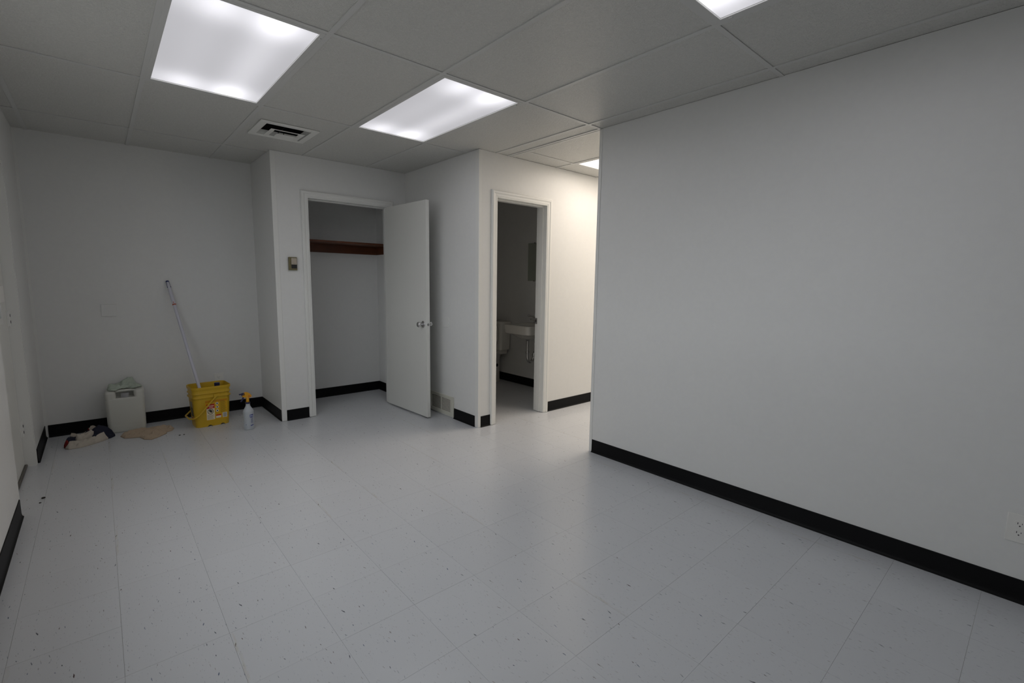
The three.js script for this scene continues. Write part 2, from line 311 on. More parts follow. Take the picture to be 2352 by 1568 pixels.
// ------------------------------------------------------------------ cove base
const coveProfile = [[0, 0], [0.013, 0], [0.0125, 0.0025], [0.008, 0.007], [0.0055, 0.013], [0.0045, 0.022], [0.004, 0.099], [0.002, 0.102], [0, 0.102]];
function cove(axis, at, sign, a, b) {   // run along axis 'x' or 'z' on the plane at, standing out by sign
  const s = outline(coveProfile), g = new THREE.ExtrudeGeometry(s, { depth: Math.abs(b - a), bevelEnabled: false });
  if (axis === 'z') { if (sign < 0) g.rotateY(Math.PI); g.translate(at, 0, sign < 0 ? Math.max(a, b) : Math.min(a, b)); }
  else { g.rotateY(sign < 0 ? Math.PI / 2 : -Math.PI / 2); g.translate(sign < 0 ? Math.min(a, b) : Math.max(a, b), 0, at); }
  return g;
}
const bb = (side, geos, label) => solid('baseboard_' + side, geos.length > 1 ? geos : geos[0], M.base, label, 'baseboard', STRUCT);
bb('back', [cove('x', ZB, 1, XL + 0.020, X1)], 'black vinyl base along the back wall');
bb('left_far', [cove('z', XL, 1, ZB, DOOR.z0 - 0.02)], 'black vinyl base between the back corner and white outer door');
bb('left_near', [cove('z', XL, 1, DOOR.z1 + 0.03, ZN)], 'black vinyl base at the left edge, nearer than the outer door');
bb('closet_side', [cove('z', X1, -1, ZB, Z1 - 0.012)], 'black vinyl base on the short closet side wall');
bb('closet_front', [cove('x', Z1, 1, X1 + 0.038, 1.470)], 'short black vinyl base left of the closet doorway');
bb('right_inner_far', [cove('z', X2, -1, Z1, -4.155)], 'black vinyl base between closet door and return-air grille');
bb('right_inner_near', [cove('z', X2, -1, -3.727, Z3 - 0.042)], 'black vinyl base between return-air grille and wall corner');
bb('hall_left', [cove('x', Z3, 1, X2 + 0.026, 2.664)], 'tiny black vinyl base left of the washroom doorway');
bb('hall_right', [cove('x', Z3, 1, 3.414, XE)], 'black vinyl base right of the washroom doorway');
bb('right', [cove('z', XR, -1, -2.289, ZN)], 'long black vinyl base along the right partition');
bb('closet_back', [cove('x', ZB, 1, X1 + 0.1, X2)], 'black vinyl base on the back wall inside the closet');
bb('closet_right', [cove('z', X2, -1, ZB, Z1 - 0.1)], 'black vinyl base on the right wall inside the closet');
bb('washroom', [cove('z', XW, -1, ZBB, BD.zi)], 'black vinyl base under the washroom sink');

// ------------------------------------------------------------------ corner trims
const trim = (geos, label) => solid('trim_1'.replace('1', String(++trimCount)), geos.length > 1 ? geos : geos[0], M.trim, label, 'trim', STRUCT);
let trimCount = 0;
const strip = (pts) => { const g = new THREE.ExtrudeGeometry(outline(pts.map(([x, z]) => [x, -z])), { depth: H - 0.005, bevelEnabled: false }); g.rotateX(-Math.PI / 2); g.translate(0, 0.004, 0); return metric(g); };   // section drawn in (x, z)
trim([strip([[X1 - 0.0045, Z1 - 0.014], [X1, Z1 - 0.014], [X1, Z1], [X1 + 0.038, Z1], [X1 + 0.038, Z1 + 0.0035], [X1 + 0.036, Z1 + 0.0045], [X1 - 0.003, Z1 + 0.0045], [X1 - 0.0045, Z1 + 0.003]])], 'white corner strip on the closet corner beside the spray bottle');
trim([strip([[X2 - 0.0045, Z3 - 0.042], [X2, Z3 - 0.042], [X2, Z3], [X2 + 0.026, Z3], [X2 + 0.026, Z3 + 0.0035], [X2 + 0.024, Z3 + 0.0045], [X2 - 0.003, Z3 + 0.0045], [X2 - 0.0045, Z3 + 0.003]])], 'white corner strip left of the washroom doorway');
trim([strip([[XR - 0.004, -2.290], [XR - 0.0045, ZR - 0.006], [XR - 0.002, ZR - 0.012], [XR + 0.102, ZR - 0.012], [XR + 0.104, -2.290], [XR + 0.1, -2.290], [XR + 0.1, ZR], [XR, ZR], [XR, -2.290]])], 'white end strip on the free edge of the right partition');
trim([strip([[XL, ZB], [XL + 0.016, ZB], [XL + 0.016, ZB + 0.0035], [XL, ZB + 0.0045]])], 'thin white strip in the far left room corner');

// ------------------------------------------------------------------ doorway casings and jambs
const casingProfile = [[0, 0], [0, 0.008], [0.003, 0.0095], [0.010, 0.0095], [0.013, 0.0125], [0.030, 0.0125], [0.036, 0.0145], [0.040, 0.0175], [0.055, 0.0175], [0.060, 0.013], [0.0635, 0.012], [0.0635, 0]];
function casing(x0, x1, yt, k = 1) {   // in the x/y plane, standing out toward +z
  const rings = casingProfile.map(([u, d]) => [[x0 - u * k, 0.004, d], [x0 - u * k, yt + u * k, d], [x1 + u * k, yt + u * k, d], [x1 + u * k, 0.004, d]]);
  const pos = [];
  for (let r = 0; r < rings.length - 1; r++) for (let s = 0; s < 3; s++) { const a = rings[r][s], b = rings[r][s + 1], c = rings[r + 1][s], d = rings[r + 1][s + 1]; pos.push(...a, ...b, ...c, ...b, ...d, ...c); }
  for (const e of [0, 3]) for (let r = 1; r < rings.length - 1; r++) { const t = [rings[0][e], rings[r][e], rings[r + 1][e]]; if (e) t.reverse(); pos.push(...t.flat()); }
  const g = new THREE.BufferGeometry(); g.setAttribute('position', new THREE.Float32BufferAttribute(pos, 3)); g.computeVertexNormals(); return metric(g);
}
{
  const t = group('trim_' + ++trimCount, 'white moulded casing and jamb of the closet doorway', 'trim', STRUCT);
  part('casing', casing(CL.x0 - 0.002, CL.x1 + 0.002, CL.y1 + 0.002).translate(0, 0, Z1), M.trim, t);
  part('jamb', [box(CL.x0 - 0.012, CL.x0, 0.003, CL.y1 + 0.012, Z1 - 0.1, Z1 + 0.001), box(CL.x1, CL.x1 + 0.012, 0.003, CL.y1 + 0.012, Z1 - 0.1, Z1 + 0.001), box(CL.x0, CL.x1, CL.y1, CL.y1 + 0.012, Z1 - 0.1, Z1 + 0.001)], M.trim, t);
  part('stop', [rbox(CL.x0, CL.x0 + 0.01, 0.003, CL.y1, Z1 - 0.085, Z1 - 0.048, 0.002), rbox(CL.x1 - 0.01, CL.x1, 0.003, CL.y1, Z1 - 0.085, Z1 - 0.048, 0.002), rbox(CL.x0 + 0.01, CL.x1 - 0.01, CL.y1 - 0.011, CL.y1, Z1 - 0.085, Z1 - 0.048, 0.002)], M.trim, t);
  part('strike_plate', rbox(CL.x0 - 0.0002, CL.x0 + 0.0018, 0.885, 0.945, Z1 - 0.044, Z1 - 0.012, 0.0008), M.steel, t);
}
{
  const t = group('trim_' + ++trimCount, 'white moulded casing and jamb of the washroom doorway', 'trim', STRUCT);
  part('casing', casing(BD.x0 - 0.002, BD.x1 + 0.002, BD.y1 + 0.002).translate(0, 0, Z3), M.trim, t);
  part('jamb', [box(BD.x0 - 0.012, BD.x0, 0.003, BD.y1 + 0.012, BD.zi, Z3 + 0.001), box(BD.x1, BD.x1 + 0.012, 0.003, BD.y1 + 0.012, BD.zi, Z3 + 0.001), box(BD.x0, BD.x1, BD.y1, BD.y1 + 0.012, BD.zi, Z3 + 0.001)], M.trim, t);
  part('stop', [rbox(BD.x0, BD.x0 + 0.011, 0.003, BD.y1, Z3 - 0.09, Z3 - 0.035, 0.003), rbox(BD.x1 - 0.011, BD.x1, 0.003, BD.y1, Z3 - 0.09, Z3 - 0.035, 0.003), rbox(BD.x0 + 0.011, BD.x1 - 0.011, BD.y1 - 0.012, BD.y1, Z3 - 0.09, Z3 - 0.035, 0.003)], M.trim, t);
  const sp = part('strike_plate', rbox(BD.x1 - 0.013, BD.x1 - 0.0002, 0.905, 0.965, Z3 - 0.121, Z3 - 0.0905, 0.0008), M.steel, t);
  part('strike_hole', rbox(BD.x1 - 0.0136, BD.x1 - 0.006, 0.922, 0.948, Z3 - 0.113, Z3 - 0.098, 0.0006), M.slot, sp);
}

// ------------------------------------------------------------------ outside door and window in the left wall
{
  const t = group('trim_' + ++trimCount, 'white frame and metal threshold of the outer door', 'trim', STRUCT);
  const f = (z0, z1, y0, y1) => box(XL - 0.12, XL - 0.002, y0, y1, z0, z1);
  part('jamb', [f(DOOR.z0, DOOR.z0 + 0.022, 0, DOOR.y1), f(DOOR.z1 - 0.022, DOOR.z1, 0, DOOR.y1), f(DOOR.z0 + 0.022, DOOR.z1 - 0.022, DOOR.y1 - 0.022, DOOR.y1)], M.trim, t);
  part('threshold', rbox(XL - 0.12, XL - 0.046, 0.0005, 0.018, DOOR.z0 + 0.022, DOOR.z1 - 0.022, 0.005), std({ color: lin(0.16, 0.15, 0.135), metalness: 0.6, roughness: 0.5 }), t);
}
{
  const d = group('door_1', 'white outer door with hinges at the left edge of the photo', 'door', STRUCT);
  const xf = XL - 0.060, xb = XL - 0.105, z0 = DOOR.z0 + 0.025, z1 = DOOR.z1 - 0.025, y0 = 0.02, y1 = DOOR.y1 - 0.026;
  const L = { z0: -4.27, z1: -3.97, y0: 1.05, y1: 1.85 };
  part('leaf', slabX(outline(rectPath(-z1, -z0, y0, y1), [rectPath(-L.z1, -L.z0, L.y0, L.y1)]), xb, xf), M.door, d);
  const fr = part('glazing_frame', slabX(outline(rectPath(-L.z1 - 0.025, -L.z0 + 0.025, L.y0 - 0.025, L.y1 + 0.025), [rectPath(-L.z1 + 0.012, -L.z0 - 0.012, L.y0 + 0.012, L.y1 - 0.012)]), xf - 0.002, xf + 0.012), M.trim, d);
  part('pane', box(xf - 0.025, xf - 0.022, L.y0, L.y1, L.z0, L.z1), M.pane, d);
  part('blind_rail', rbox(xf + 0.013, xf + 0.030, 1.16, 1.262, L.z0 - 0.006, L.z1 + 0.006, 0.004), M.plate, fr);
  const slatMat = new THREE.MeshPhysicalMaterial({ color: lin(0.55, 0.60, 0.62), roughness: 0.9, transmission: 0.25, thickness: 0, side: THREE.DoubleSide });
  for (let k = 0; k < 34; k++) part('blind_slat', rbox(-0.0006, 0.0006, -0.0145, 0.0145, L.z0 + 0.002, L.z1 - 0.002, 0.0004, 1).rotateZ(-0.12).translate(xf + 0.005, L.y0 + 0.012 + k * 0.0235, 0), slatMat, fr);
  for (const y of [0.27, 0.74]) part('panel_moulding', slabX(outline(rectPath(4.03 - 0.28, 4.03, y, y + 0.42), [rectPath(4.03 - 0.26, 4.01, y + 0.02, y + 0.40)]), xf, xf + 0.006), M.door, d);
  for (const y of [0.27, 1.035, 1.76]) { const h = part('hinge', [rbox(xf, xf + 0.003, y - 0.055, y + 0.055, z0 - 0.002, z0 + 0.032, 0.001), rbox(xf - 0.002, xf + 0.014, y - 0.055, y + 0.055, z0 - 0.008, z0 + 0.006, 0.005)], M.trim, d);
    for (const s of [-1, 1]) part('knuckle_gap', box(xf + 0.0135, xf + 0.0155, y + s * 0.022 - 0.009, y + s * 0.022 + 0.009, z0 - 0.006, z0 + 0.005), M.slot, h); }
}
{
  const w = group('window_1', 'wide window in the left wall, just outside the photo', 'window', STRUCT);
  const xa = XL - 0.09, xb = XL - 0.04, n = 2, span = (WIN.z1 - WIN.z0) / n;
  part('window_frame', slabX(outline(rectPath(-WIN.z1, -WIN.z0, WIN.y0, WIN.y1), Array.from({ length: n }, (_, k) => rectPath(-(WIN.z0 + (k + 1) * span) + 0.03, -(WIN.z0 + k * span) - 0.03, WIN.y0 + 0.04, WIN.y1 - 0.04))), xa, xb), M.trim, w);
  for (let k = 0; k < n; k++) part('pane', box(xa + 0.022, xa + 0.026, WIN.y0 + 0.04, WIN.y1 - 0.04, WIN.z0 + k * span + 0.03, WIN.z0 + (k + 1) * span - 0.03), M.pane, w);
  part('window_sill', rbox(XL - 0.04, XL + 0.03, WIN.y0 - 0.02, WIN.y0 - 0.0005, WIN.z0 - 0.03, WIN.z1 + 0.03, 0.004), M.trim, w);
}

// ------------------------------------------------------------------ closet door, standing open
{
  const d = group('door_2', 'open white flush closet door with chrome knobs', 'door', STRUCT);
  d.position.set(2.314, 0.016, Z1 + 0.012); d.rotation.y = THREE.MathUtils.degToRad(2.6);
  // local: leaf runs toward +z, visible face toward -x
  const w = 0.757, t = 0.035, h = 2.045;
  part('leaf', rbox(-t, 0, 0, h, 0, w, 0.0015, 2), M.door, d);
  const ky = 0.898, kz = w - 0.062;
  for (const s of [-1, 1]) {
    const k = part('knob', lathe([[0.0001, 0], [0.0115, 0], [0.0105, 0.012], [0.010, 0.020], [0.015, 0.028], [0.0235, 0.036], [0.0262, 0.045], [0.025, 0.054], [0.020, 0.060], [0.010, 0.0625], [0.0001, 0.063]]).rotateZ(s < 0 ? Math.PI / 2 : -Math.PI / 2).translate(s < 0 ? -t : 0, ky, kz), M.chrome, d);
    part('rosette', lathe([[0.0001, 0.008], [0.013, 0.008], [0.022, 0.0065], [0.031, 0.003], [0.0325, 0]]).rotateZ(s < 0 ? Math.PI / 2 : -Math.PI / 2).translate(s < 0 ? -t : 0, ky, kz), M.chrome, k);
  }
  const lp = part('latch_plate', lathe([[0.0001, 0.0015], [0.011, 0.0015], [0.0125, 0]], 24).rotateX(Math.PI / 2).translate(-t / 2, ky, w), M.steel, d);
  part('latch_bolt', rbox(-t / 2 - 0.006, -t / 2 + 0.006, ky - 0.007, ky + 0.007, w, w + 0.008, 0.002), M.chrome, lp);
  for (const y of [0.2, 1.02, 1.85]) part('hinge', bar(V(0.004, y - 0.045, -0.004), V(0.004, y + 0.045, -0.004), 0.006), M.trim, d);
}
{
  const wood = dataTex(256, (u, v) => { const g = n64(u * 4, v * 60) * 0.6 + n256(u * 8, v * 240) * 0.4, k = 0.75 + 0.5 * g; return [0.37 * k, 0.20 * k, 0.10 * k]; }, true, 1, 4);
  const m = std({ map: wood, roughness: 0.45 });
  const s = group('closet_shelf', 'brown stained wooden shelf inside the closet', 'shelf');
  s.position.set((X1 + 0.1 + X2) / 2, 1.708, ZB);
  const hw = (X2 - X1 - 0.1) / 2;
  part('board', metric(rbox(-hw, hw, 0, 0.019, 0, 0.345, 0.002)), m, s);
  part('cleat', metric(rbox(-hw, hw, -0.089, -0.0003, 0, 0.019, 0.002)), m, s);
  for (const k of [-1, 1]) part('cleat', metric(rbox(k * hw, k * (hw - 0.019), -0.089, -0.0003, 0.019, 0.30, 0.002)), m, s);
}

// ------------------------------------------------------------------ wall plates, outlets, thermostat, grille
{
  const t = group('thermostat', 'small bronze thermostat on the wall left of the closet', 'thermostat');
  t.position.set(1.363, 1.464, Z1);
  part('body', rbox(-0.036, 0.036, -0.0595, 0.0595, 0, 0.026, 0.004, 3), std({ color: lin(0.175, 0.15, 0.075), roughness: 0.35, metalness: 0.3 }), t);
  part('cover', rbox(-0.015, 0.032, -0.008, 0.051, 0.024, 0.031, 0.002), std({ color: lin(0.46, 0.40, 0.32), roughness: 0.4 }), t);
  part('window', rbox(-0.015, 0.033, -0.043, -0.009, 0.024, 0.0285, 0.0015), std({ color: lin(0.012, 0.013, 0.013), roughness: 0.3 }), t);
  part('lettering', rbox(-0.002, 0.022, 0.000, 0.003, 0.0308, 0.0313, 0.0002), std({ color: lin(0.28, 0.21, 0.15), roughness: 0.5 }), t);
  part('scale', rbox(-0.013, 0.031, -0.027, -0.0255, 0.0283, 0.0288, 0.0002), std({ color: lin(0.06, 0.06, 0.058), roughness: 0.5 }), t);
}
const painted = M.wall;
function blank(name, label, w, h, put) { const g = group(name, label, 'wall plate'); put(g); part('plate', rbox(-w / 2, w / 2, -h / 2, h / 2, 0, 0.008, 0.0025, 3), painted, g);
  for (const s of [-1, 1]) part('screw', lathe([[0.0001, 0.0012], [0.003, 0.001], [0.0035, 0]], 12).rotateX(Math.PI / 2).translate(0, s * h * 0.36, 0.008), painted, g); return g; }
blank('blank_plate', 'square blank plate painted white on the back wall above the jug', 0.102, 0.103, (g) => g.position.set(0.06, 1.037, ZB));
blank('blank_plate', 'blank plate painted white on the wall above the air grille', 0.1, 0.1, (g) => { g.position.set(X2, 0.93, -3.865); g.rotation.y = -Math.PI / 2; });
function outlet(label, put, w = 0.077, h = 0.122) {
  const g = group('power_outlet', label, 'outlet', { group: 'duplex power outlets' }); put(g);
  part('plate', rbox(-w / 2, w / 2, -h / 2, h / 2, 0, 0.0055, 0.0022, 3), M.plate, g);
  for (const s of [-1, 1]) {
    const y = s * 0.0195, ring = ellipse(0.0172, 0.0145, 0, 40, 0, 0, 2.6);
    const sh = new THREE.Shape(ring.map((p) => new THREE.Vector2(p.x, p.z)));
    const f = part('receptacle', new THREE.ExtrudeGeometry(sh, { depth: 0.0012, bevelEnabled: true, bevelSize: 0.0006, bevelThickness: 0.0006, bevelSegments: 2 }).translate(0, y, 0.0055), M.plate, g);
    part('slot', box(-0.0078, -0.0056, y - 0.0005, y + 0.0078, 0.0070, 0.0076), M.slot, f);
    part('slot', box(0.0056, 0.0074, y + 0.0006, y + 0.0070, 0.0070, 0.0076), M.slot, f);
    part('ground_hole', new THREE.CylinderGeometry(0.0026, 0.0026, 0.0008, 16).rotateX(Math.PI / 2).translate(0, y - 0.0072, 0.0073), M.slot, f);
  }
  part('screw', lathe([[0.0001, 0.0012], [0.0028, 0.001], [0.0032, 0]], 12).rotateX(Math.PI / 2).translate(0, 0, 0.0055), M.plate, g);
  return g;
}
outlet('white power outlet on the back wall behind the yellow bucket', (g) => g.position.set(0.838, 0.335, ZB));
outlet('white power outlet on the right partition at the photo edge', (g) => { g.position.set(XR, 0.321, 0.0); g.rotation.y = -Math.PI / 2; });
{
  const g = group('return_air_grille', 'white slotted air grille low on the wall by the closet door', 'vent');
  g.position.set(X2, 0, -3.94); g.rotation.y = -Math.PI / 2;   // local x runs along the wall (toward +z world), local z out of it
  const x0 = -0.2115, x1 = 0.2115, y0 = 0.014, y1 = 0.204, a0 = -0.187, a1 = 0.168, b0 = 0.043, b1 = 0.182;
  part('frame', new THREE.ExtrudeGeometry(outline(rectPath(x0, x1, y0, y1), [rectPath(a0, a1, b0, b1)]), { depth: 0.008, bevelEnabled: true, bevelSize: 0.003, bevelThickness: 0.003, bevelSegments: 2 }).translate(0, 0, 0.003), M.grille, g);
  part('backing', box(a0 - 0.01, a1 + 0.01, b0 - 0.01, b1 + 0.01, 0.0005, 0.0015), M.dark, g);
  const n = 11, p = (b1 - b0) / n;
  for (let k = 0; k < n; k++) part('slat', rbox(a0, a1, -0.0038, 0.0038, -0.0007, 0.0007, 0.0004, 1).rotateX(-0.55).translate(0, b0 + (k + 0.42) * p, 0.0075), M.grille, g);
  part('divider', rbox(-0.008, 0.002, b0, b1, 0.004, 0.0115, 0.001), M.grille, g);
}
// ------------------------------------------------------------------ cleaning things by the back wall
const yellow = std({ color: lin(0.62, 0.39, 0.016), roughness: 0.38 });
{
  const b = group('bucket', 'yellow rectangular plastic bucket holding the pole', 'bucket');
  b.position.set(0.697, 0, -4.985); b.rotation.y = THREE.MathUtils.degToRad(4);
  const N = 40, lv = [[0.0, 0.262, 0.200], [0.03, 0.266, 0.204], [0.245, 0.288, 0.226], [0.262, 0.289, 0.228], [0.264, 0.306, 0.242], [0.276, 0.306, 0.242], [0.278, 0.290, 0.230], [0.300, 0.292, 0.232], [0.302, 0.307, 0.246], [0.308, 0.307, 0.246], [0.310, 0.294, 0.234], [0.338, 0.296, 0.236], [0.340, 0.308, 0.248], [0.362, 0.309, 0.249], [0.365, 0.305, 0.246], [0.363, 0.298, 0.239], [0.30, 0.286, 0.226], [0.03, 0.258, 0.196]];
  const rings = lv.map(([y, w, d]) => rrect(w, d, 0.045, y, N));
  // straight runs need points as well, for the foot notches
  const dense = rings.map((r) => { const o = []; for (let i = 0; i < r.length; i++) { const a = r[i], c = r[(i + 1) % r.length], L = a.distanceTo(c), k = L > 0.02 ? 36 : 1; for (let s = 0; s < k; s++) o.push(a.clone().lerp(c, s / k)); } return o; });
  dense[0].forEach((p) => { if (Math.abs(p.z - 0.1) < 0.01) for (const c of [-0.028, 0.072]) { const q = 0.017 ** 2 - (p.x - c) ** 2; if (q > 0) p.y = 0.75 * Math.sqrt(q); } });
  part('pail', loft(dense, false, true), yellow, b);
  part('underside', box(-0.11, 0.11, 0.022, 0.026, -0.085, 0.085), yellow, b);
  // wide bail, hanging down in front and to the left
  part('handle', tube([V(0.03, 0.276, 0.124), V(0.0, 0.245, 0.131), V(-0.06, 0.18, 0.137), V(-0.11, 0.125, 0.138), V(-0.150, 0.097, 0.125), V(-0.176, 0.090, 0.07), V(-0.178, 0.092, 0.0), V(-0.176, 0.09, -0.07), V(-0.13, 0.11, -0.128), V(-0.04, 0.2, -0.135), V(0.03, 0.276, -0.124)], 0.0066, 90, 10), yellow, b);
  for (const s of [-1, 1]) part('handle_boss', rbox(0.008, 0.052, 0.266, 0.292, s * 0.118, s * 0.128, 0.004), yellow, b);
  // printed front: warning panel, small pictures, small print and bar code (too fine to read)
  const front = canvasTex(512, 512, (c) => {
    c.fillStyle = '#d9a80f'; c.fillRect(0, 0, 512, 512);
    c.fillStyle = '#c98a08'; c.fillRect(0, 0, 512, 52);
    c.fillStyle = '#e8dcbe'; c.fillRect(20, 92, 190, 400);
    c.fillStyle = '#c4261c'; c.fillRect(20, 92, 190, 112);
    c.fillStyle = '#f0e6d2'; c.fillRect(62, 132, 130, 16); c.fillRect(82, 170, 90, 12);
    c.strokeStyle = '#2a261c'; c.lineWidth = 12; c.beginPath(); c.arc(114, 282, 62, 0, 7); c.stroke();
    c.fillStyle = '#2a261c'; c.beginPath(); c.moveTo(78, 240); c.lineTo(108, 232); c.lineTo(150, 262); c.lineTo(166, 290); c.lineTo(140, 288); c.lineTo(132, 318); c.lineTo(116, 314); c.lineTo(112, 292); c.lineTo(84, 300); c.lineTo(88, 270); c.closePath(); c.fill();
    c.lineWidth = 9; c.beginPath(); c.moveTo(72, 238); c.lineTo(158, 326); c.stroke();
    c.fillStyle = '#9c8f72'; for (let k = 0; k < 8; k++) c.fillRect(34, 366 + k * 15, rr(110, 160), 6);
    for (let k = 0; k < 3; k++) { c.fillStyle = '#ece4cc'; c.beginPath(); c.ellipse(272, 96 + k * 92, 34, 34, 0, 0, 7); c.fill(); c.fillStyle = '#3c4a58'; c.beginPath(); c.ellipse(272, 96 + k * 92, 20, 16, 0.4, 0, 7); c.fill(); }
    c.fillStyle = '#6d6216'; for (let k = 0; k < 22; k++) c.fillRect(346, 40 + k * 14, rr(90, 140), 5);
    c.fillStyle = '#c4261c'; c.fillRect(234, 382, 120, 34); c.fillStyle = '#ece4cc'; c.fillRect(234, 416, 120, 54);
    c.fillStyle = '#e4e2d6'; c.fillRect(392, 352, 104, 124); c.fillStyle = '#4a4a48'; for (let k = 0; k < 16; k++) c.fillRect(404, 364 + k * 6.4, 80, k % 3 ? 2.4 : 4.4);
  });
  const lg = new THREE.PlaneGeometry(0.172, 0.185); lg.rotateX(Math.atan2(0.011, 0.215)); lg.translate(0.028, 0.145, 0.1088);
  part('front_label', lg, std({ map: front, roughness: 0.45 }), b);
  const sideTex = canvasTex(256, 512, (c) => { c.fillStyle = '#c99a10'; c.fillRect(0, 0, 256, 512); c.fillStyle = '#8d8676'; c.fillRect(20, 20, 215, 150); c.fillStyle = '#3a3c2c'; c.fillRect(20, 170, 215, 220); c.fillStyle = '#6a6a5a'; c.beginPath(); c.ellipse(120, 290, 60, 80, 0.3, 0, 7); c.fill(); c.fillStyle = '#a4420f'; c.fillRect(20, 420, 215, 60); });
  const sg = new THREE.PlaneGeometry(0.105, 0.19); sg.rotateY(-Math.PI / 2); sg.rotateZ(Math.atan2(0.013, 0.215)); sg.translate(-0.1412, 0.145, 0.012);
  part('side_label', sg, std({ map: sideTex, roughness: 0.45 }), b);
}
{
  const b = group('bottle', 'bottle with a blue cap standing inside the yellow bucket', 'bottle');
  b.position.set(0.766, 0.048, -5.0);
  part('body', lathe([[0.0001, -0.017], [0.036, -0.017], [0.038, 0.006], [0.038, 0.19], [0.032, 0.23], [0.016, 0.262], [0.0145, 0.285], [0.0001, 0.286]], 32), std({ color: lin(0.55, 0.58, 0.6), roughness: 0.35 }), b);
  part('cap', lathe([[0.0001, 0.288], [0.021, 0.288], [0.022, 0.29], [0.022, 0.318], [0.0205, 0.321], [0.0001, 0.321]], 32), std({ color: lin(0.012, 0.022, 0.09), roughness: 0.4 }), b);
}
{
  const p = group('mop_pole', 'pale lavender pole leaning from the bucket against the wall', 'pole');
  const top = V(0.482, 1.292, ZB + 0.0165), foot = V(0.676, 0.036, -4.905), d = top.clone().sub(foot), L = d.length();
  p.position.copy(foot); p.quaternion.setFromUnitVectors(V(0, 1, 0), d.normalize());
  const shaft = std({ color: lin(0.60, 0.60, 0.67), roughness: 0.35 });
  part('shaft', lathe([[0.0001, 0.003], [0.0132, 0.003], [0.0132, L - 0.22], [0.0142, L - 0.215], [0.0142, L - 0.08], [0.0118, L - 0.06], [0.0105, L - 0.012], [0.0001, L - 0.010]], 24), shaft, p);
  const blue = std({ color: lin(0.02, 0.035, 0.13), roughness: 0.4 });
  part('hanging_cap', [lathe([[0.0116, L - 0.012], [0.0128, L - 0.011], [0.0128, L - 0.002], [0.009, L + 0.002], [0.0001, L + 0.002]], 20), ...[-1, 1].map((s) => rbox(s * 0.0105 - 0.0022, s * 0.0105 + 0.0022, L - 0.062, L - 0.004, -0.004, 0.004, 0.001)), ...[-1, 1].map((s) => rbox(s * 0.0125 - 0.002, s * 0.0125 + 0.003, L - 0.064, L - 0.054, -0.005, 0.005, 0.001))], blue, p);
  part('label_band', lathe([[0.0144, L - 0.232], [0.0146, L - 0.231], [0.0146, L - 0.221], [0.0144, L - 0.220]], 24), std({ color: lin(0.42, 0.10, 0.05), roughness: 0.5 }), p);
  part('label_mark', rbox(-0.006, 0.001, L - 0.212, L - 0.203, 0.0135, 0.0147, 0.0003), std({ color: lin(0.42, 0.10, 0.05), roughness: 0.5 }), p);
}
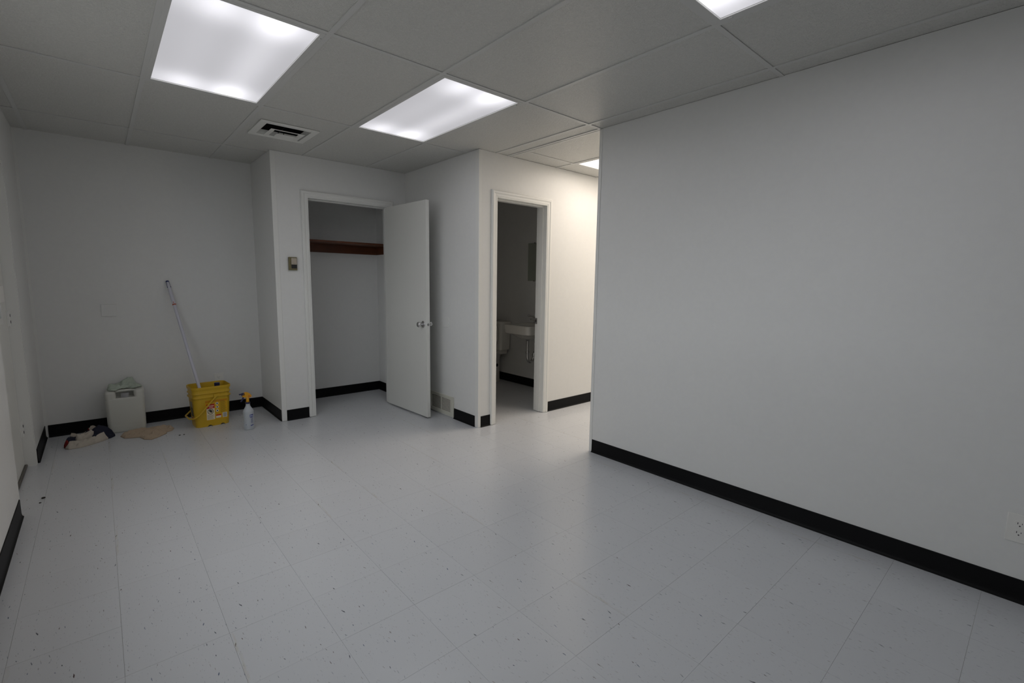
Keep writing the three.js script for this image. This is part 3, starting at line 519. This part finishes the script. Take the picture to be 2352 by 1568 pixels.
{
  const s = group('spray_bottle', 'clear spray bottle with yellow and blue trigger head', 'spray bottle');
  s.position.set(0.925, 0, -4.585); s.rotation.y = THREE.MathUtils.degToRad(8);
  const cyl = [[0.0, 0.036], [0.004, 0.041], [0.012, 0.0425], [0.05, 0.0425], [0.10, 0.0425], [0.152, 0.0425], [0.160, 0.044], [0.172, 0.040], [0.186, 0.031], [0.204, 0.0205], [0.214, 0.0175], [0.224, 0.0165], [0.233, 0.0165]];
  part('bottle', loft(cyl.map(([y, r]) => ellipse(r, r * 0.92, y, 48))), new THREE.MeshPhysicalMaterial({ color: lin(0.72, 0.76, 0.80), roughness: 0.32, transmission: 0.35, thickness: 0 }), s);
  const print = canvasTex(1024, 512, (c, w, h) => {
    c.clearRect(0, 0, w, h); const B = '#1c2f86';
    const block = (x) => { c.fillStyle = B; c.fillRect(x, 40, 150, 95); c.fillStyle = '#dfe4ee'; c.font = 'bold 78px sans-serif'; c.fillText('Zep', x + 8, 116); c.fillStyle = B; c.fillRect(x + 14, 146, 118, 14); for (let k = 0; k < 7; k++) c.fillRect(x + 30, 190 + k * 24, 100 - (k % 3) * 14, 9); c.save(); c.translate(x + 10, 430); c.rotate(-0.14); c.fillRect(0, 0, 130, 26); c.restore(); };
    block(770); c.fillStyle = B; c.fillRect(560, 60, 80, 9); for (let k = 0; k < 12; k++) { c.globalAlpha = 0.45; c.fillRect(570, 100 + k * 20, 70, 4); } c.globalAlpha = 1; c.fillRect(560, 380, 86, 40);
  });
  const lr = []; for (const y of [0.022, 0.148]) lr.push(ellipse(0.0427, 0.0427 * 0.92, y, 48));
  const lab = new THREE.CylinderGeometry(0.0428, 0.0428, 0.126, 64, 1, true); lab.scale(1, 1, 0.921); lab.rotateY(1.45); lab.translate(0, 0.085, 0);
  part('print', lab, std({ map: print, transparent: true, alphaTest: 0.5, roughness: 0.4 }), s);
  const yel = std({ color: lin(0.68, 0.33, 0.01), roughness: 0.35 }), blu = std({ color: lin(0.02, 0.022, 0.085), roughness: 0.35 }), org = std({ color: lin(0.6, 0.2, 0.01), roughness: 0.4 });
  part('collar', lathe([[0.0001, 0.231], [0.0185, 0.231], [0.0192, 0.233], [0.0192, 0.243], [0.018, 0.245], [0.0001, 0.245]], 28), blu, s);
  const ex = (pts, d, r = 0.0025) => { const sh = new THREE.Shape(); sh.moveTo(pts[0][0], pts[0][1]); sh.splineThru(pts.slice(1).concat([pts[0]]).map(([x, y]) => new THREE.Vector2(x, y))); return new THREE.ExtrudeGeometry(sh, { depth: d, bevelEnabled: true, bevelSize: r, bevelThickness: r, bevelSegments: 3, curveSegments: 24 }).translate(0, 0, -d / 2); };
  const head = part('head', [ex([[-0.041, 0.306], [-0.036, 0.296], [-0.022, 0.292], [-0.004, 0.287], [0.012, 0.284], [0.025, 0.288], [0.031, 0.294], [0.026, 0.306], [0.012, 0.322], [-0.006, 0.332], [-0.024, 0.330], [-0.036, 0.320]], 0.014), lathe([[0.0001, 0.244], [0.0135, 0.244], [0.0125, 0.262], [0.0115, 0.290], [0.0001, 0.292]], 24)], yel, s);
  part('grip', ex([[0.004, 0.304], [0.002, 0.292], [0.014, 0.287], [0.027, 0.291], [0.018, 0.302]], 0.017, 0.0015), org, head);
  part('nozzle', [rbox(-0.066, -0.044, 0.317, 0.327, -0.006, 0.006, 0.002), ex([[-0.050, 0.316], [-0.030, 0.309], [-0.022, 0.318], [-0.026, 0.329], [-0.044, 0.328]], 0.017, 0.001)], blu, s);
  part('trigger', ex([[-0.048, 0.313], [-0.038, 0.311], [-0.028, 0.298], [-0.031, 0.284], [-0.040, 0.270], [-0.050, 0.257], [-0.056, 0.258], [-0.046, 0.275], [-0.039, 0.288], [-0.038, 0.298]], 0.008, 0.0015), blu, s);
  part('dip_tube', bar(V(0, 0.23, 0), V(0.014, 0.012, 0), 0.003), M.plate, s);
}
{
  const j = group('plastic_jug', 'square translucent white plastic jug against the back wall', 'jug');
  j.position.set(0.114, 0, -5.236); j.rotation.y = THREE.MathUtils.degToRad(-3);
  const m = new THREE.MeshPhysicalMaterial({ color: lin(0.70, 0.70, 0.64), roughness: 0.38, transmission: 0.12, thickness: 0 });
  const lv = [[0.0, 0.236, 0.176], [0.006, 0.250, 0.190], [0.016, 0.257, 0.196], [0.062, 0.258, 0.197], [0.068, 0.254, 0.193], [0.074, 0.259, 0.198], [0.28, 0.262, 0.200], [0.293, 0.260, 0.198], [0.300, 0.250, 0.190]];
  part('body', loft(lv.map(([y, w, d]) => rrect(w, d, Math.min(0.03, w / 2), y, 6)), true, true), m, j);
  // shoulders rise either side of the grip recess and close it at the back
  part('shoulder', [rbox(-0.131, -0.060, 0.272, 0.362, -0.099, 0.099, 0.026, 5), rbox(0.060, 0.131, 0.272, 0.362, -0.099, 0.099, 0.026, 5), rbox(-0.120, 0.120, 0.272, 0.362, -0.099, 0.005, 0.026, 5)], m, j);
  part('grip', tube([V(-0.085, 0.345, 0.035), V(-0.045, 0.352, 0.038), V(0, 0.353, 0.04), V(0.045, 0.352, 0.038), V(0.085, 0.345, 0.035)], 0.011, 30, 12), m, j);
  part('cap', lathe([[0.0001, 0.298], [0.027, 0.298], [0.028, 0.301], [0.028, 0.332], [0.026, 0.335], [0.0001, 0.335]], 28).translate(0.0, 0, 0.066), std({ color: lin(0.36, 0.36, 0.37), roughness: 0.45 }), j);
}
// crumpled cloth: a sheet of given outline whose folds are ridges laid over one another
function cloth(outlinePts, ridges, { thick = 0.004, grain = 0.004, res = 0.0035, ns = 3, lift = null, crinkle = 0.012, freq = 26 } = {}) {
  let x0 = 9, x1 = -9, z0 = 9, z1 = -9; for (const [x, z] of outlinePts) { x0 = Math.min(x0, x); x1 = Math.max(x1, x); z0 = Math.min(z0, z); z1 = Math.max(z1, z); }
  const inside = (x, z) => { let c = false; for (let i = 0, k = outlinePts.length - 1; i < outlinePts.length; k = i++) { const [xi, zi] = outlinePts[i], [xj, zj] = outlinePts[k]; if ((zi > z) !== (zj > z) && x < ((xj - xi) * (z - zi)) / (zj - zi) + xi) c = !c; } return c; };
  const edge = (x, z) => { let d = 9; for (let i = 0, k = outlinePts.length - 1; i < outlinePts.length; k = i++) { const [ax, az] = outlinePts[k], [bx, bz] = outlinePts[i], t = Math.max(0, Math.min(1, ((x - ax) * (bx - ax) + (z - az) * (bz - az)) / ((bx - ax) ** 2 + (bz - az) ** 2))); d = Math.min(d, Math.hypot(x - ax - t * (bx - ax), z - az - t * (bz - az))); } return d; };
  const seg = (x, z, [ax, az, bx, bz, h, w]) => { const t = Math.max(0, Math.min(1, ((x - ax) * (bx - ax) + (z - az) * (bz - az)) / ((bx - ax) ** 2 + (bz - az) ** 2))), d = Math.hypot(x - ax - t * (bx - ax), z - az - t * (bz - az)); return h * Math.exp(-((d / w) ** 1.35)) * (0.75 + 0.25 * Math.sin(3 * t + ax * 40)); };
  const top = (x, z) => { const wx = x + 0.012 * (n64(x * 40 + 5, z * 40) - 0.5), wz = z + 0.012 * (n64(x * 40, z * 40 + 9) - 0.5); let h = 0; for (const r of ridges) if (r[6]) h += seg(wx, wz, r); else h = Math.max(h, seg(wx, wz, r)) + 0.18 * Math.min(h, seg(wx, wz, r)); const ca = wx * 0.88 - wz * 0.48 + 0.02 * n64(x * 30, z * 30 + ns), cb = wx * 0.48 + wz * 0.88 + 0.02 * n64(x * 30 + ns, z * 30), rg = n64(ca * freq * 0.5 + ns * 1.7, cb * freq * 2 + ns), r2 = n64(ca * freq + ns, cb * freq * 3.6 - ns); return thick + h + crinkle * (rg + 0.45 * r2) + grain * (n64(x * 90 + ns, z * 90) + 0.5 * n256(x * 200, z * 200)); };
  const nx = Math.ceil((x1 - x0) / res) + 1, nz = Math.ceil((z1 - z0) / res) + 1, id = new Map(), pos = [], idx = [], uv = [];
  const vert = (i, k, under) => { const key = (i * 4096 + k) * 2 + under; if (id.has(key)) return id.get(key); const x = x0 + i * res, z = z0 + k * res, e = edge(x, z), roll = Math.min(1, e / 0.014); const base = lift ? lift(x, z) : 0; const y = base + (under ? Math.max(0, (top(x, z) - thick) * Math.sqrt(roll) - 0.001) * (lift ? 1 : 0) + 0.0003 : Math.max(0.0012, (top(x, z)) * (0.12 + 0.88 * Math.sqrt(roll)))); id.set(key, pos.length / 3); pos.push(x, y, z); uv.push(x, z); return id.get(key); };
  const cellIn = (i, k) => i >= 0 && k >= 0 && i < nx - 1 && k < nz - 1 && inside(x0 + (i + 0.5) * res, z0 + (k + 0.5) * res);
  for (let i = 0; i < nx - 1; i++) for (let k = 0; k < nz - 1; k++) if (cellIn(i, k)) {
    const a = vert(i, k, 0), b = vert(i + 1, k, 0), c = vert(i, k + 1, 0), d = vert(i + 1, k + 1, 0); idx.push(a, c, b, b, c, d);
    const e = vert(i, k, 1), f = vert(i + 1, k, 1), g = vert(i, k + 1, 1), h = vert(i + 1, k + 1, 1); idx.push(e, f, g, f, h, g);
    if (!cellIn(i - 1, k)) idx.push(a, e, c, c, e, g);
    if (!cellIn(i + 1, k)) idx.push(b, d, f, d, h, f);
    if (!cellIn(i, k - 1)) idx.push(a, b, e, b, f, e);
    if (!cellIn(i, k + 1)) idx.push(c, g, d, d, g, h);
  }
  const g = new THREE.BufferGeometry(); g.setAttribute('position', new THREE.Float32BufferAttribute(pos, 3)); g.setAttribute('uv', new THREE.Float32BufferAttribute(uv, 2)); g.setIndex(idx); g.computeVertexNormals(); return g;
}
// creases scattered over an outline's box, in the run of a main direction
function creases(n, x0, x1, z0, z1, dir, h, w) { const o = []; for (let k = 0; k < n; k++) { const x = rr(x0, x1), z = rr(z0, z1), a = dir + rr(-0.7, 0.7), l = rr(0.02, 0.05); o.push([x - l * Math.cos(a), z - l * Math.sin(a), x + l * Math.cos(a), z + l * Math.sin(a), h * rr(0.5, 1) * (rnd() < 0.55 ? 1 : -0.9), w * rr(0.7, 1.4), 1]); } return o; }
const weave = dataTex(256, (u, v) => { const h = 0.5 + 0.25 * Math.sin(u * 6.283 * 64) + 0.25 * Math.sin(v * 6.283 * 64); return [h, h, h]; }, false, 8);
const fab = (r, g, b) => std({ color: lin(r, g, b), roughness: 0.95, bumpMap: weave, bumpScale: 0.0004, side: THREE.DoubleSide });
{
  const r = group('rag_pile', 'crumpled cream and navy rag pile left of the jug', 'rag');
  r.position.set(-0.14, 0, -5.03);
  part('navy_fold', cloth([[-0.145, 0.075], [-0.10, 0.0], [-0.02, -0.06], [0.06, -0.12], [0.13, -0.11], [0.165, -0.03], [0.135, 0.02], [0.05, 0.05], [-0.06, 0.10], [-0.13, 0.12]], [[-0.12, 0.06, -0.02, -0.02, 0.055, 0.035], [0.0, -0.03, 0.11, -0.06, 0.085, 0.045], [0.06, 0.0, 0.14, -0.03, 0.05, 0.03], ...creases(8, -0.06, 0.13, -0.08, 0.03, -0.4, 0.016, 0.012)]), fab(0.016, 0.018, 0.035), r);
  part('cream_fold', cloth([[-0.075, 0.075], [-0.088, 0.03], [-0.03, -0.03], [0.025, -0.048], [0.048, -0.012], [0.03, 0.035], [-0.02, 0.075]], [[-0.06, 0.045, 0.02, -0.02, 0.085, 0.026], [-0.03, 0.05, 0.02, 0.01, 0.05, 0.016], ...creases(9, -0.07, 0.03, -0.03, 0.06, -0.6, 0.012, 0.008)], { ns: 11, crinkle: 0.020, freq: 22 }), fab(0.52, 0.47, 0.40), r);
  part('cream_fold', cloth([[-0.138, 0.138], [-0.10, 0.095], [-0.02, 0.088], [0.05, 0.045], [0.10, 0.010], [0.118, 0.035], [0.08, 0.08], [0.02, 0.13], [-0.05, 0.168], [-0.115, 0.168]], [[-0.11, 0.13, -0.03, 0.12, 0.040, 0.018], [-0.03, 0.12, 0.09, 0.045, 0.052, 0.020], [-0.06, 0.15, 0.03, 0.115, 0.03, 0.012], ...creases(10, -0.11, 0.08, 0.04, 0.14, -0.5, 0.012, 0.008)], { ns: 17, crinkle: 0.018, freq: 24 }), fab(0.52, 0.47, 0.40), r);
  part('cream_corner', cloth([[-0.13, -0.015], [-0.10, -0.05], [-0.02, -0.10], [0.06, -0.135], [0.065, -0.105], [0.0, -0.06], [-0.06, -0.02], [-0.11, 0.015]], [[-0.10, -0.02, -0.02, -0.075, 0.075, 0.022], [0.0, -0.09, 0.055, -0.12, 0.085, 0.018], ...creases(6, -0.10, 0.04, -0.10, -0.02, -0.5, 0.016, 0.009)], { ns: 23 }), fab(0.48, 0.42, 0.35), r);
  part('red_patch', cloth([[-0.145, 0.095], [-0.13, 0.075], [-0.105, 0.085], [-0.108, 0.12], [-0.135, 0.128]], [[-0.14, 0.10, -0.11, 0.10, 0.052, 0.018]], { ns: 31 }), fab(0.20, 0.012, 0.010), r);
  part('red_spot', cloth([[-0.02, -0.09], [0.01, -0.10], [0.015, -0.075], [-0.012, -0.068]], [[-0.012, -0.085, 0.005, -0.085, 0.085, 0.014]], { ns: 37 }), fab(0.12, 0.012, 0.014), r);
}
{
  const r = group('tan_rag', 'flat tan rag lying in front of the jug', 'rag');
  r.position.set(0.24, 0, -5.0);
  part('cloth', cloth([[-0.185, -0.005], [-0.15, -0.075], [-0.05, -0.125], [0.085, -0.14], [0.115, -0.10], [0.18, 0.02], [0.15, 0.035], [0.165, 0.06], [0.12, 0.085], [0.115, 0.13], [0.06, 0.195], [0.005, 0.245], [-0.04, 0.205], [-0.065, 0.115], [-0.16, 0.075]], [[-0.16, -0.02, -0.02, -0.08, 0.022, 0.022], [-0.10, 0.03, 0.05, -0.05, 0.018, 0.018], [-0.02, 0.06, 0.11, -0.03, 0.028, 0.022], [0.02, 0.13, 0.10, 0.06, 0.026, 0.014], [-0.02, 0.19, 0.06, 0.14, 0.010, 0.012], [0.13, -0.05, 0.16, 0.03, 0.020, 0.012], [-0.15, 0.04, -0.06, 0.05, 0.008, 0.012], ...creases(14, -0.13, 0.13, -0.08, 0.17, -0.5, 0.012, 0.009)], { ns: 41, grain: 0.004, crinkle: 0.012, freq: 18 }), fab(0.47, 0.37, 0.27), r);
}
{
  const r = group('green_rag', 'pale mint crumpled rag on top of the jug', 'rag');
  r.position.set(0.108, 0.3625, -5.262);
  const lift = () => 0;
  part('cloth', cloth([[-0.112, 0.05], [-0.10, -0.045], [-0.04, -0.065], [0.04, -0.068], [0.075, -0.045], [0.12, -0.01], [0.128, 0.03], [0.085, 0.06], [0.06, 0.085], [0.03, 0.05], [-0.03, 0.055], [-0.05, 0.10], [-0.09, 0.105]], [[-0.09, 0.02, -0.02, -0.02, 0.030, 0.020], [-0.03, -0.03, 0.06, -0.03, 0.060, 0.030], [-0.08, 0.06, -0.03, 0.03, 0.022, 0.014], [0.03, 0.01, 0.10, 0.02, 0.022, 0.013], [-0.05, -0.045, 0.02, -0.04, 0.038, 0.02], [0.0, 0.01, 0.05, -0.04, 0.05, 0.018]], { ns: 53, grain: 0.006, lift, res: 0.0028, crinkle: 0.016, freq: 24 }), fab(0.46, 0.52, 0.44), r);
}
{
  const cm = std({ color: lin(0.02, 0.014, 0.01), roughness: 0.8 });
  const at = [[0.434, -4.745, 0.0075, 'left of the two dark crumbs on the floor before the bucket'], [0.464, -4.742, 0.007, 'right of the two dark crumbs on the floor before the bucket'], [-0.335, -3.86, 0.010, 'larger dark crumb on the floor near the outer door'], [-0.345, -3.79, 0.006, 'smaller dark crumb on the floor near the outer door']];
  for (const [x, z, s, label] of at) { const g = new THREE.IcosahedronGeometry(s, 2), p = g.attributes.position; for (let i = 0; i < p.count; i++) { const k = 0.75 + 0.5 * n64(p.getX(i) * 300 + x * 50, p.getZ(i) * 300 + p.getY(i) * 200); p.setXYZ(i, p.getX(i) * k, p.getY(i) * k * 0.45, p.getZ(i) * k * 0.6); } g.computeVertexNormals(); g.computeBoundingBox(); g.translate(0, -g.boundingBox.min.y, 0); const m = solid('floor_crumb', g, cm, label, 'crumb', { group: 'dark crumbs on the floor' }); m.position.set(x, 0, z); }
}

// ------------------------------------------------------------------ washroom
{
  const s = group('wall_sink', 'white wall-hung sink with chrome faucet in the dim washroom', 'sink');
  s.position.set(XW, 0, -4.135);     // local: back at x = 0, front toward -x
  const R = (w, d, r, y, ox = 0) => rrect(w, d, r, y, 8, -w / 2 - ox, 0);
  part('basin', loft([R(0.05, 0.05, 0.024, 0.640, 0.205), R(0.14, 0.14, 0.065, 0.648, 0.16), R(0.27, 0.27, 0.12, 0.672, 0.095), R(0.37, 0.36, 0.12, 0.705, 0.035), R(0.425, 0.43, 0.05, 0.714, 0.002), R(0.434, 0.446, 0.055, 0.722, 0), R(0.442, 0.452, 0.055, 0.812, 0), R(0.436, 0.446, 0.052, 0.82, 0.002), R(0.33, 0.38, 0.09, 0.822, 0.065), R(0.30, 0.35, 0.10, 0.80, 0.08), R(0.22, 0.26, 0.10, 0.72, 0.12), R(0.06, 0.06, 0.028, 0.69, 0.2)]), M.porcelain, s);
  const f = part('faucet', [loft([rrect(0.05, 0.15, 0.022, 0.821, 6, -0.055, 0), rrect(0.046, 0.146, 0.02, 0.838, 6, -0.055, 0), rrect(0.035, 0.06, 0.016, 0.875, 6, -0.062, 0)]), loft([[V(-0.05, 0.845, -0.02), V(-0.05, 0.845, 0.02), V(-0.05, 0.885, 0.018), V(-0.05, 0.885, -0.018)], [V(-0.12, 0.862, -0.015), V(-0.12, 0.862, 0.015), V(-0.12, 0.888, 0.014), V(-0.12, 0.888, -0.014)], [V(-0.185, 0.872, -0.013), V(-0.185, 0.872, 0.013), V(-0.185, 0.89, 0.012), V(-0.185, 0.89, -0.012)]])], M.chrome, s);
  part('lever', [tube([V(-0.065, 0.878, 0), V(-0.10, 0.900, 0), V(-0.15, 0.918, 0), V(-0.215, 0.928, 0)], 0.012, 20, 10), new THREE.SphereGeometry(0.015, 16, 12).translate(-0.217, 0.928, 0)], M.chrome, f);
  const tr = part('drain_trap', [lathe([[0.0001, 0.648], [0.033, 0.648], [0.033, 0.640], [0.021, 0.632], [0.019, 0.62]], 28).translate(-0.23, 0, 0), tube([V(-0.23, 0.63, 0), V(-0.23, 0.55, 0), V(-0.23, 0.44, 0), V(-0.224, 0.395, 0), V(-0.20, 0.366, 0), V(-0.172, 0.362, 0), V(-0.142, 0.378, 0), V(-0.125, 0.42, 0), V(-0.118, 0.46, 0), V(-0.09, 0.485, 0), V(-0.002, 0.487, 0)], 0.0185, 80, 14)], M.chrome, s);
  for (const [x, y] of [[-0.23, 0.475], [-0.124, 0.425]]) part('slip_nut', lathe([[0.018, y], [0.025, y + 0.002], [0.025, y + 0.022], [0.018, y + 0.024]], 12).translate(x, 0, 0), M.chrome, tr);
  part('supply_hose', tube([V(-0.09, 0.70, 0.05), V(-0.15, 0.66, 0.05), V(-0.16, 0.60, 0.05), V(-0.10, 0.575, 0.05), V(-0.003, 0.575, 0.05)], 0.006, 40, 8), M.steel, s);
  part('stop_valve', [bar(V(-0.14, 0.576, 0.05), V(-0.06, 0.576, 0.05), 0.013), bar(V(-0.10, 0.56, 0.05), V(-0.10, 0.60, 0.05), 0.011)], M.chrome, s);
}
{
  const t = group('toilet', 'white two-piece toilet partly hidden behind the washroom door frame', 'toilet');
  t.position.set(XW - 0.012, 0, -4.905);
  const R = (w, d, r, y, ox = 0) => rrect(w, d, r, y, 8, -w / 2 - ox, 0);
  const tank = part('tank', loft([R(0.165, 0.40, 0.03, 0.435, 0.01), R(0.18, 0.42, 0.035, 0.445, 0.005), R(0.188, 0.446, 0.035, 0.775, 0)]), M.porcelain, t);
  part('tank_lid', loft([R(0.198, 0.462, 0.04, 0.775, -0.002), R(0.204, 0.468, 0.042, 0.783, -0.004), R(0.204, 0.468, 0.042, 0.803, -0.004), R(0.192, 0.456, 0.04, 0.812, 0.002)]), M.porcelain, tank);
  const E = (rx, rz, y, cx) => ellipse(rx, rz, y, 64, cx, 0, y < 0.33 ? 4.5 : 2.8);
  part('bowl', loft([E(0.30, 0.112, 0, -0.36), E(0.302, 0.114, 0.018, -0.36), E(0.285, 0.098, 0.03, -0.345), E(0.275, 0.096, 0.15, -0.335), E(0.265, 0.088, 0.25, -0.32), E(0.275, 0.105, 0.31, -0.335), E(0.325, 0.165, 0.365, -0.37), E(0.345, 0.185, 0.40, -0.385), E(0.345, 0.185, 0.425, -0.385), E(0.28, 0.13, 0.425, -0.40), E(0.22, 0.10, 0.33, -0.40), E(0.08, 0.05, 0.27, -0.36)]), M.porcelain, t);
  part('deck', rbox(-0.22, -0.012, 0.37, 0.436, -0.16, 0.16, 0.02, 3), M.porcelain, t);
  part('seat_lid', new THREE.ExtrudeGeometry(new THREE.Shape(ellipse(0.185, 0.215, 0, 40).map((p) => new THREE.Vector2(p.x, p.z))), { depth: 0.012, bevelEnabled: true, bevelSize: 0.006, bevelThickness: 0.006, bevelSegments: 3 }).rotateY(Math.PI / 2).rotateZ(0.06).translate(-0.222, 0.655, 0), M.porcelain, t);
  part('bolt_recess', new THREE.CylinderGeometry(0.022, 0.022, 0.004, 24).rotateX(Math.PI / 2).translate(-0.142, 0.222, 0.0925), M.dark, t);
}
{
  const m = group('wall_mirror', 'narrow frameless mirror on the dim washroom wall above the sink', 'mirror');
  m.position.set(XW, 1.573, -4.19);
  part('glass', rbox(-0.006, -0.0005, -0.231, 0.231, -0.205, 0.205, 0.001), std({ color: lin(0.62, 0.68, 0.62), metalness: 1, roughness: 0.06 }), m);
  for (const [y, z] of [[0.231, -0.09], [-0.231, -0.09], [0.231, 0.09], [-0.231, 0.09]]) part('clip', rbox(-0.009, -0.0004, y - 0.008, y + 0.008, z - 0.01, z + 0.01, 0.001), M.steel, m);
}

renderer.render(scene, camera);
